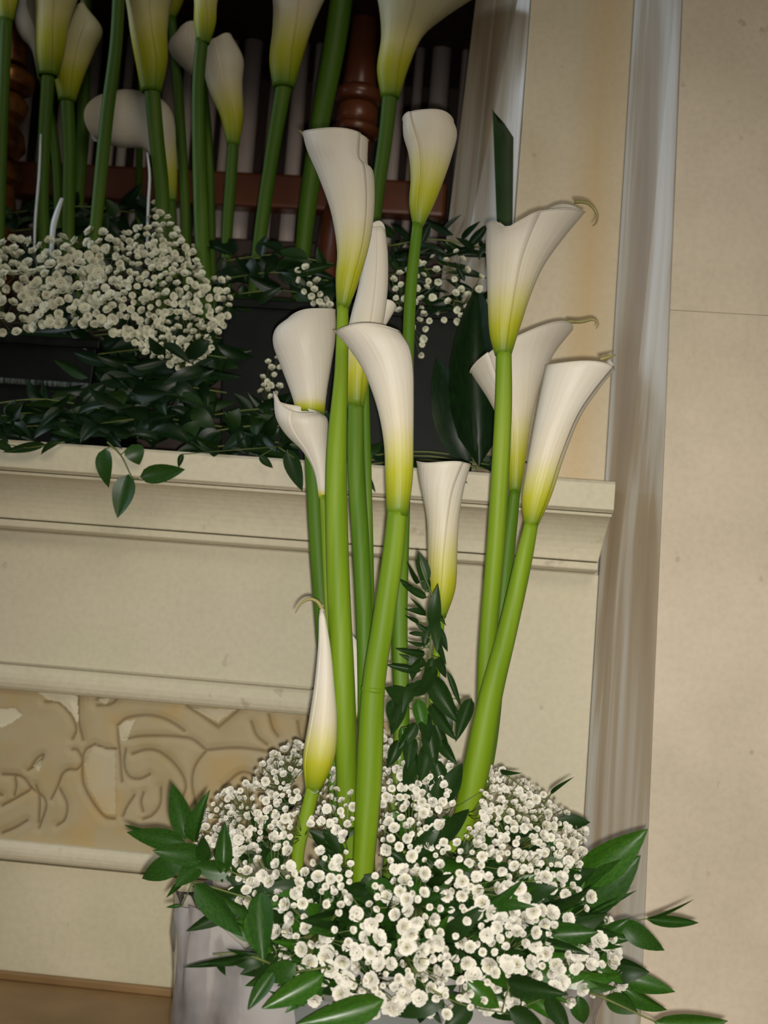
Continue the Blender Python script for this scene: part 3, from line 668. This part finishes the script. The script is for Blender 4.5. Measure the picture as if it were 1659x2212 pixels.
pts += [(x, y, Y + random.uniform(-.02, .03), s) for x, y, Y, s in scatter([(585,1640),(640,1590),(672,1610),(668,1720),(650,1800),(520,1830),(430,1840),(440,1745),(500,1700),(590,1690)], 125, lambda x, y: random.choice((13, 19, 23)), dome, .68)
  + scatter([(1000,1650),(1080,1660),(1160,1700),(1262,1780),(1265,1870),(1150,1880),(1040,1850),(1000,1760)], 150, lambda x, y: random.choice((12, 17, 21)), dome, .68)
  + scatter([(820,1580),(865,1600),(900,1700),(960,1630),(1000,1660),(985,1780),(900,1800),(820,1760)], 60, lambda x, y: random.choice((18, 24)), dome, .7)]
pts += [(x, y, -.40 + random.uniform(-.02, .02), s) for x, y, Y, s in scatter([(680,1690),(760,1640),(820,1640),(850,1850),(690,1860)], 70, lambda x, y: random.choice((16, 20, 24)), dome, .8)]
pts += [(x, y, Y + random.uniform(-.01, .02), s) for x, y, Y, s in scatter([(560,1990),(620,2130),(720,2180),(860,2200),(1000,2190),(1180,2190),(1300,2170),(1350,2140),(1330,2030),(1200,2060),(900,2100),(650,2040)], 95, lambda x, y: random.choice((16, 26, 34, 38)), dome, .9)]
pts = [q for q in pts if not any(abs(q[0] - (a + (q[1] - b) * -0.08)) < w and b - 130 < q[1] < b + 90 for a, b, w in STEMS)]
back = [(x, y, Y, s) for x, y, Y, s in scatter(poly, 170, lambda x, y: 20, lambda x, y: -0.40 + random.uniform(0, .12), 1.2) if y < 1800]
FS = [(480,1760,'baby\'s breath sprig at the left shoulder of the vase bouquet beside the pointed leaves'), (610,1660,'baby\'s breath sprig reaching up left of the hooked calla bud'),
      (560,1890,'baby\'s breath sprig low on the left of the vase bouquet'), (650,2030,'baby\'s breath sprig at the lower left front above the clear wrap'),
      (700,1790,'baby\'s breath sprig around the base of the hooked calla bud'), (850,1640,'baby\'s breath sprig between the middle stems under the leafy spire'),
      (840,1800,'baby\'s breath sprig in the centre of the vase bouquet'), (880,1960,'baby\'s breath sprig with the largest blossoms at the front centre'),
      (860,2120,'baby\'s breath sprig at the bottom centre edge of the bouquet'), (1000,1700,'baby\'s breath sprig around the foot of the right lily stems'),
      (1130,1760,'dense baby\'s breath sprig at the upper right of the vase bouquet'), (1010,1870,'baby\'s breath sprig right of the front lily stem foot'),
      (1190,1900,'baby\'s breath sprig on the right beside the broad green leaves'), (1050,2040,'baby\'s breath sprig at the lower right front of the bouquet'),
      (1270,2050,'baby\'s breath sprig trailing at the far lower right of the bouquet')]
gyp(FS, pts + back, BF, CF, 'baby\'s breath in the vase bouquet')
# on the shelf, left
polyL = [(-60,560),(0,530),(30,515),(110,520),(200,495),(260,510),(320,470),(340,425),(385,500),(430,540),(440,600),(500,600),(495,690),(465,740),(415,820),(330,770),(260,730),(215,705),(100,705),(0,725),(-60,720)]
def ldens(x, y): return 1.0 if x < 250 else max(.12, min(1, .55 + 1.3 * noise.noise(Vector((x / 45.0, y / 45.0, 5)))))
def lsize(x, y): return 27 if x < 250 else 19
def LY(x, y): return -0.02 - 0.05 * math.sqrt(max(0, 1 - ((x - 180) / 340) ** 2)) + max(0, (620 - y)) * 0.0006 + random.uniform(-.01, .015)
ptsL = scatter(polyL, 470, lsize, LY, 0.55, ldens)
LS = [(-10,620,'dense baby\'s breath clump at the left edge above the ribbed tray'), (120,600,'dense baby\'s breath clump over the middle of the ribbed black tray'),
      (220,560,'baby\'s breath sprig under the sideways calla lily'), (230,670,'baby\'s breath clump at the right end of the ribbed tray'), (350,520,'airy baby\'s breath sprig rising beside the long straight stem'),
      (330,640,'baby\'s breath sprig spilling right of the ribbed tray'), (400,740,'lowest baby\'s breath sprig hanging over the dark greenery on the shelf'), (450,640,'baby\'s breath sprig at the right tip of the shelf clump')]
gyp(LS, ptsL, BB, None, 'baby\'s breath in the shelf trays', 0.0004)
polyM = [(640,580),(660,570),(700,620),(720,665),(690,670),(650,620)]; polyN = [(580,770),(605,775),(608,850),(590,900),(560,890),(565,820)]
polyR = [(840,600),(900,560),(985,540),(1045,600),(1030,660),(1000,700),(930,690),(905,780),(890,700),(850,680)]
YR = lambda x, y: -0.035 + random.uniform(-.01, .02)
ptsR = scatter(polyM, 16, lambda x, y: 18, YR, .9) + scatter(polyN, 20, lambda x, y: 16, YR, .9) + scatter(polyR, 62, lambda x, y: 18, YR, 1.0)
gyp([(675,620,'small baby\'s breath sprig on the smooth tray left of the tall lily'), (585,830,'baby\'s breath sprig hanging left of the rounded lily'),
     (880,650,'sparse baby\'s breath sprig around the slim upright lily\'s stem'), (980,620,'sparse baby\'s breath sprig right of the slim stem on the smooth tray')], ptsR, BB, None, 'baby\'s breath in the shelf trays', 0.0004)

# ============================================================ LEAVES
def leaf_mesh(name, curl, cup, mat, wpos=0.42, rows=8):
    V = []; Fc = []
    for i in range(rows + 1):
        t = i / rows; w = (math.sin(math.pi * t ** (0.72 if wpos < .45 else 1.0)) ** 0.85) * 0.5 if 0 < i < rows else 0.0
        z = curl * (t * (1 - t)) * 1.0 - curl * .5 * t * t
        for s in (-1, -.5, 0, .5, 1): V.append(Vector((s * w, t, z + cup * abs(s) * w * 0.5)))
    for i in range(rows):
        for s in range(4): Fc.append((i * 5 + s, i * 5 + s + 1, (i + 1) * 5 + s + 1, (i + 1) * 5 + s))
    me = mesh(name, V, Fc); me.materials.append(mat); return me
LM = {}
for k in ('leaf', 'leaf_lt', 'leaf_dk', 'leaf_sh'):
    LM[k] = [leaf_mesh('leaf', c, u, M[k]) for c, u in ((0.10, .5), (0.28, .7), (-0.16, .4), (0.4, .2))]
def put_leaf(root, b, t, w, key='leaf', tilt=None, var=None, name='leaf'):
    """leaf from world point b to world point t, width w metres"""
    d = t - b; L = d.length; y = d.normalized()
    n = Vector((0, -1, 0)) - y * y.dot(Vector((0, -1, 0))); n.normalize() if n.length > 1e-4 else None
    a = random.uniform(-.8, .8) if tilt is None else tilt
    n = Matrix.Rotation(a, 3, y) @ n; x = y.cross(n)
    m = Matrix(((x.x * w, y.x * L, n.x * L, b.x), (x.y * w, y.y * L, n.y * L, b.y), (x.z * w, y.z * L, n.z * L, b.z), (0, 0, 0, 1)))
    o = link(name, LM[key][random.randrange(4) if var is None else var], None, root); o.matrix_basis = m; return o
def sprig(label, stem, leaves, Y, key='leaf', group=None, sr=0.0013, name='leafy_sprig'):
    """stem: [(px,py[,Y])] ; leaves: [(bx,by,tx,ty,wpx[,dY tip][,key])]"""
    sp = [P(q[0], q[1], q[2] if len(q) > 2 else Y) for q in stem]
    root = empty(name, sp[0], label, 'greenery', group)
    n = max(6, len(sp) * 5); pt = catmull(sp, n); v, f = tube_geo(pt, [sr * (1 - .6 * i / n) for i in range(n)], 6); link('stem', mesh('stem', v, f), M['twig'], root)
    for q in leaves:
        dy = q[5] if len(q) > 5 else random.uniform(-.03, .01); kk = q[6] if len(q) > 6 else key
        b = P(q[0], q[1], Y)
        # root each leaf on the sprig's stem with a short stalk
        near = min(pt, key=lambda s_: (s_ - b).length); t = P(q[2], q[3], Y + dy)
        if (near - b).length > 0.004:
            v, f = tube_geo([near, near.lerp(b, .5), b + (t - b) * .04], [.0007, .0006, .0006], 4); link('stalk', mesh('stalk', v, f), M['twig'], root)
        put_leaf(root, b, t, q[4] / F * (Y - CAM.y) * 1.12, kk, tilt=random.uniform(-.25, .25) if q[4] > 14 else random.uniform(-.5, .5))
    return root
GF = 'leafy sprigs in the vase bouquet'
sprig('glossy pointed leaf sprig fanning left from the vase bouquet', [(640,1960,-.45),(560,1910),(470,1870),(400,1830),(380,1815)],
      [(405,1815,372,1690,44),(420,1820,445,1712,34),(400,1822,270,1797,40),(400,1850,300,1903,46),(482,1892,486,1776,34),(440,1848,330,1838,44),(430,1870,378,1915,38),
       (330,1800,266,1776,12),(392,1905,360,1938,13),(500,1880,410,1868,40),(440,1862,440,1800,30)], -0.52, 'leaf', GF)
sprig('leaf sprig drooping over the wrap on the left below the fan', [(640,1990,-.47),(560,1950),(470,1920),(415,1905)],
      [(420,1908,532,2022,52),(565,1925,568,2085,50),(540,1960,600,2090,44,0.0,'leaf_lt'),(395,1955,358,1960,8)], -0.57, 'leaf', GF)
sprig('thin dark leaf spray arching left across the clear wrap', [(640,2110,-.5),(580,2080),(520,2060),(460,2062)],
      [(545,2066,394,2090,16),(530,2068,448,2082,14),(560,2060,488,2052,9),(476,2072,486,2106,18),(570,2075,500,2080,30),(600,2060,545,2110,36)], -0.59, 'leaf_dk', GF)
sprig('leaf sprig hanging at the bottom left front of the bouquet', [(760,2080,-.52),(700,2090),(640,2100),(600,2105)],
      [(592,2100,535,2182,30),(700,2105,566,2180,48,-.02,'leaf_lt'),(830,2160,640,2215,56,-.02,'leaf_lt'),(620,2120,640,2180,30),(640,2080,560,2120,44)], -0.60, 'leaf', GF)
sprig('leaf sprig at the bottom centre and right edge of the bouquet', [(860,2080,-.52),(920,2130),(1000,2170),(1100,2190)],
      [(960,2150,860,2200,40),(1020,2170,960,2225,40),(1100,2180,1180,2220,40),(1180,2150,1230,2230,34),(900,2110,960,2180,40),(1010,2120,1080,2180,44,0,'leaf_lt'),(1100,2120,1220,2150,40)], -0.585, 'leaf_dk', GF)
sprig('broad green leaf pair on the right before the grey strip', [(1120,1960,-.45),(1180,1930),(1240,1900),(1270,1880)],
      [(1250,1900,1400,1793,72,-.02,'leaf_lt'),(1255,1950,1384,1850,76),(1215,1900,1262,1832,50,0,'leaf_dk'),(1240,1970,1280,1850,60,.02),(1270,1975,1372,1925,12),(1180,1895,1215,1850,44,0,'leaf_lt'),(1230,1975,1330,1955,34,0,'leaf_dk')], -0.47, 'leaf', GF)
sprig('leaf spray reaching far right over the right pilaster', [(1150,2040,-.47),(1250,2020),(1330,1998),(1398,1984)],
      [(1305,2018,1360,1985,26),(1345,1988,1433,2060,42),(1395,1985,1512,1994,22),(1398,1982,1500,1944,6),(1285,2035,1345,2046,12),(1270,2090,1310,2110,16)], -0.50, 'leaf', GF)
sprig('low right leaf tips near the bottom edge of the frame', [(1200,2120,-.48),(1290,2150),(1400,2200),(1440,2215)],
      [(1310,2150,1378,2186,42),(1412,2208,1575,2208,44,0,'leaf_lt'),(1250,2150,1260,2215,36),(1250,2120,1330,2140,24)], -0.52, 'leaf', GF)
sprig('single thin tendril leaf at the upper right of the bouquet', [(1150,1780,-.45),(1180,1730),(1192,1712)], [(1190,1715,1230,1682,8),(1080,1665,1120,1672,10)], -0.43, 'leaf_dk', GF)
sprig('leafy spire of narrow leaves rising in the middle between the stems', [(900,1760),(905,1660),(925,1500),(930,1380),(936,1300),(915,1240),(905,1205)],
      [(922,1258,903,1192,26),(908,1284,860,1249,11),(922,1292,866,1262,16),(922,1328,876,1316,14),(938,1355,943,1268,28),(918,1330,886,1290,7),(925,1362,896,1344,11),(920,1372,878,1366,10),(920,1391,878,1385,10),
       (918,1412,858,1403,15),(922,1440,862,1416,12),(912,1448,830,1435,16),(946,1355,968,1412,16),(940,1380,964,1436,13),(966,1450,995,1532,12),(932,1462,988,1562,40),(922,1478,878,1502,30),(890,1515,828,1484,34),
       (902,1510,916,1585,28,-.01,'leaf_lt'),(930,1520,985,1600,26),(1018,1508,984,1602,28),(940,1560,972,1640,22),(872,1505,842,1592,28),(930,1600,908,1690,34),(905,1400,888,1470,26),(940,1440,905,1500,26),(935,1330,945,1400,24),
       (900,1560,860,1620,26),(925,1560,940,1660,34),(890,1610,905,1720,30),(868,1570,878,1640,18,0,'leaf_lt'),(845,1510,852,1580,22),(945,1490,1000,1560,14),(935,1420,918,1480,22),(928,1350,915,1400,20),
       (880,1530,850,1500,24),(900,1640,870,1700,30),(880,1680,860,1750,30),(940,1640,965,1720,30),(950,1600,985,1650,24),(915,1660,925,1750,32),(860,1600,838,1660,24),(890,1590,880,1660,28),
       (955,1530,975,1590,26),(915,1540,930,1610,28),(930,1300,962,1350,14),(905,1345,872,1330,9),(918,1425,880,1450,18),(945,1420,966,1470,18),(900,1475,870,1530,24),(905,1260,880,1215,10),(925,1280,912,1225,20)], -0.47, 'leaf_dk', GF)
# filler foliage inside the bouquet: leaves one by one
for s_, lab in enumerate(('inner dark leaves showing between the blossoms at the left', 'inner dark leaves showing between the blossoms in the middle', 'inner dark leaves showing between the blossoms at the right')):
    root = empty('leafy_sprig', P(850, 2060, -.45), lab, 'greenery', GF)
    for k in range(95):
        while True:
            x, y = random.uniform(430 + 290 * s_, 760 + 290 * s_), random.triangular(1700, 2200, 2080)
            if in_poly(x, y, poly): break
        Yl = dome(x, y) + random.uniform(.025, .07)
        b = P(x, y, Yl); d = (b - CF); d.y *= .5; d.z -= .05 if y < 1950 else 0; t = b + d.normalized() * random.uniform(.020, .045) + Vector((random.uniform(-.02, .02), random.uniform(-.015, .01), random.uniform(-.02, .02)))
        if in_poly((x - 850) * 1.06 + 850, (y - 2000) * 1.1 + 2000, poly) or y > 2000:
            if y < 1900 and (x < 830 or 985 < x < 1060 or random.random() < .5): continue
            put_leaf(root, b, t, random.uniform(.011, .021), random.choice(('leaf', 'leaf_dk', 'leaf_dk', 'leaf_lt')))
for lab, x0, x1 in (('deep shaded leaves at the left heart of the bouquet', 470, 860), ('deep shaded leaves at the right heart of the bouquet', 860, 1250)):
    root = empty('leafy_sprig', P((x0 + x1) / 2, 2060, -.42), lab, 'greenery', GF)
    k = 0
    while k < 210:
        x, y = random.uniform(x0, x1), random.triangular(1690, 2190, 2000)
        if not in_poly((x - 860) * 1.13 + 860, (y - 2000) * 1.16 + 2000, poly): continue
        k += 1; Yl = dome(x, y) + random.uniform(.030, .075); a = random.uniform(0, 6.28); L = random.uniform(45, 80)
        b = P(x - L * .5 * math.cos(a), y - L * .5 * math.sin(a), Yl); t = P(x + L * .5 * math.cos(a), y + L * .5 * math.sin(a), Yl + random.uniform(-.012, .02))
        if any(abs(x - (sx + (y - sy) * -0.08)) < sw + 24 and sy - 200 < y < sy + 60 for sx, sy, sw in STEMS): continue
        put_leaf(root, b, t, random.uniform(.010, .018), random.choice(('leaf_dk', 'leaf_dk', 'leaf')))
# dark foliage along the shelf
GS = 'dark greenery trailing on the shelf'
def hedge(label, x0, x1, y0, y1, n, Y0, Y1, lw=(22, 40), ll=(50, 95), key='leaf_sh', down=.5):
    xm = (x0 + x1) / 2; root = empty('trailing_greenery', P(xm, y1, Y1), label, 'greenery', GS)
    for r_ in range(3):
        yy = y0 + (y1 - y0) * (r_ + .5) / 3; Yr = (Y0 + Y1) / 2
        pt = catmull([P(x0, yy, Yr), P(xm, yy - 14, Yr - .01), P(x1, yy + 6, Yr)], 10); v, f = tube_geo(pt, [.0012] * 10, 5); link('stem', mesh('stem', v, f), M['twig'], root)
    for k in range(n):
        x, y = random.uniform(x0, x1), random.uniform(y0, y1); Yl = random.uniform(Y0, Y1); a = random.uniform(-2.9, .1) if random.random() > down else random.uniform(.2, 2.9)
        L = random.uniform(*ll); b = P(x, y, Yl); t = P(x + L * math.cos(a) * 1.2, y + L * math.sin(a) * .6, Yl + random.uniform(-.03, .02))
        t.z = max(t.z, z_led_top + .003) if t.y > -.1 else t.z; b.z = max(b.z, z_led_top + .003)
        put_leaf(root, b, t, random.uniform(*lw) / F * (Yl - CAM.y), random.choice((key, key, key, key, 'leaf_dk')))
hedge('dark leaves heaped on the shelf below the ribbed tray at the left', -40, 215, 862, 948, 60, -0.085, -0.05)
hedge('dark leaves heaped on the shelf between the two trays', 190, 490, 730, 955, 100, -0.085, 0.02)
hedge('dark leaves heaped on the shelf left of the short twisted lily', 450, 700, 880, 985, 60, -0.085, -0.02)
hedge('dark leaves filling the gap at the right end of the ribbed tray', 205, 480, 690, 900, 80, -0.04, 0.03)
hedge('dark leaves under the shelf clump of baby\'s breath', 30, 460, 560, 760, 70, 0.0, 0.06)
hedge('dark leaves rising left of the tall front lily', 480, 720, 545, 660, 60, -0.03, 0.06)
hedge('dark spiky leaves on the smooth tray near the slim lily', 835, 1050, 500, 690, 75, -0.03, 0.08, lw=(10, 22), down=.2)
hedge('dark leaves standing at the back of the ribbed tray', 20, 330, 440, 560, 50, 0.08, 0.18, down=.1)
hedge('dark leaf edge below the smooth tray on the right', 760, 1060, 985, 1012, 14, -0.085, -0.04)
sprig('three teardrop leaves hanging over the shelf edge on the left', [(232,955,-.098),(262,985),(285,1030),(300,1035)],
      [(228,968,228,1052,36,0.0),(278,1024,256,1120,46,0.0),(302,1030,402,1014,38,0.0),(285,960,300,1003,40,0.0)], -0.106, 'leaf', GS, name='trailing_greenery')
sprig('single curved leaf dropping over the shelf edge left of the lily stems', [(600,965,-.098),(630,985),(650,1000)], [(620,970,655,1062,34,0.0),(560,985,590,1012,16,0.0),(395,980,385,1010,12,0.0)], -0.106, 'leaf_dk', GS, name='trailing_greenery')
sprig('two low leaves lying over the shelf edge at the far left', [(140,955,-.098),(100,962),(60,968)], [(100,960,8,978,20,0.0),(130,955,85,980,16,0.0),(-10,955,30,975,20,0)], -0.104, 'leaf_dk', GS, name='trailing_greenery')
sprig('small dark leaf curling below the smooth tray between the stems', [(760,1000,-.098),(780,1020)], [(782,1018,812,1064,12,0.0)], -0.104, 'leaf_dk', GS, name='trailing_greenery')
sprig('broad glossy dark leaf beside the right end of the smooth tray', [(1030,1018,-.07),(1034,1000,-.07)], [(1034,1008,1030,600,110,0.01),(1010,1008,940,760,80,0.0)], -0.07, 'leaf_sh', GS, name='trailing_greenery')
# leaf reflection in the polished reveal, built as a solid dark sheet
br = empty('leaf_reflection', P(1090, 600, -0.02), 'dark pointed reflection of a leaf in the pale niche edge, built solid', 'leaf')
put = [(1065,238),(1080,256),(1096,275),(1112,296)]
def reflection_sheet():
    n = 14; V = []; Fc = []
    for i in range(n):
        t = i / (n - 1); y = 238 + (620 - 238) * t
        l = 1064 + 14 * t; r = min(1064 + 55 * t / .16, 1110 - 4 * t); m = (l + r) / 2
        for px, dy in ((l, 0), (m, .006), (r, 0)): V.append(P(px, y + (0 if px != r else 0), -0.012 + dy))
    for i in range(n - 1):
        for s in range(2): Fc.append((i * 3 + s, i * 3 + s + 1, i * 3 + s + 4, i * 3 + s + 3))
    o = link('reflection_sheet', mesh('reflection_sheet', V, Fc), M['leaf_dk'], br); sm = o.modifiers.new('t', 'SOLIDIFY'); sm.thickness = .001
reflection_sheet()
# bright edge glints between the tray stems, built as thin solid strips
def strip(label, pts_, Y, w):
    pt = catmull([P(a, b, Y) for a, b in pts_], 12); root_z = pt[-1]
    V = []; Fc = []
    for i, p in enumerate(pt):
        ww = w * (0.35 + .65 * math.sin(math.pi * min(.9, .1 + .8 * i / 11))) / F * (Y - CAM.y) / 2
        for s, dy in ((-1, .001), (0, -.0015), (1, .001)): V.append(p + Vector((s * ww, dy, 0)))
    for i in range(11):
        for s in range(2): Fc.append((i * 3 + s, i * 3 + s + 1, i * 3 + s + 4, i * 3 + s + 3))
    o = link('edge_glint', mesh('edge_glint', V, Fc), M['glint']); sm = o.modifiers.new('t', 'SOLIDIFY'); sm.thickness = .0008
    o['label'] = label; o['category'] = 'glint'; o['group'] = 'shiny strips in the ribbed tray'
strip('thin silvery glint strip left of the leftmost thick stem', [(88,290),(84,380),(76,475),(74,560)], 0.05, 6)
strip('short shiny silver glint strip low between the left stems', [(134,428),(122,462),(114,496),(110,560)], 0.03, 13)
strip('thin white strip hanging below the sideways lily\'s lip', [(318,330),(323,380),(320,440),(318,512),(318,560)], 0.04, 6)

# ============================================================ VASE
vc = P(830, 2060, -0.43); Rv = pxr(2 * 466, -0.43)
root = empty('wrapped_vase', Vector((vc.x, -0.43, 0.0)), 'flower vase wrapped in clear crinkled film standing on the floor in front of the altar', 'vase')
zt = P(370, 1985, -0.43).z
prof = [(0.105, 0.001), (0.115, .03), (0.125, .10), (0.13, zt - .03), (0.133, zt - .025), (0.126, zt - .025), (0.118, .03), (0.10, .012)]
V, Fc = lathe_geo(vc.x, -0.43, prof, 40); me = mesh('pot', V, Fc); fixn(me); link('pot', me, M['pot'], root)
V, Fc = lathe_geo(vc.x, -0.43, [(0.11, .03), (0.115, zt - .03), (0.10, zt + .01), (.05, zt + .03)], 24); me = mesh('foam_block', V, Fc); fixn(me); link('foam_block', me, M['foam'], root)
V = []; Fc = []; ns, nz = 96, 14
for i in range(nz):
    t = i / (nz - 1)
    for s in range(ns):
        th = 2 * math.pi * s / ns
        fold = noise.noise(Vector((math.cos(th) * 5, math.sin(th) * 5, t * 1.2))) * .016 + abs(math.sin(th * 5 + 6 * t + 3 * noise.noise(Vector((math.cos(th), math.sin(th), t * 2))))) * .007
        r = Rv * (.90 + .10 * t ** .4) - fold * (.35 + .65 * t) + .004
        z = 0.002 + (zt + .004 + .022 * max(0, -math.cos(th)) ** 2 - 0.002) * t + (noise.noise(Vector((math.cos(th) * 3, math.sin(th) * 3, 7))) * .03 if i == nz - 1 else 0) * t
        V.append(Vector((vc.x + r * math.cos(th), -0.40 + r * .76 * math.sin(th), z)))
for i in range(nz - 1):
    for s in range(ns): s2 = (s + 1) % ns; Fc.append((i * ns + s, i * ns + s2, (i + 1) * ns + s2, (i + 1) * ns + s))
o = link('clear_wrap', mesh('clear_wrap', V, Fc), M['wrap'], root); o['label'] = 'crinkled translucent film around the pot'
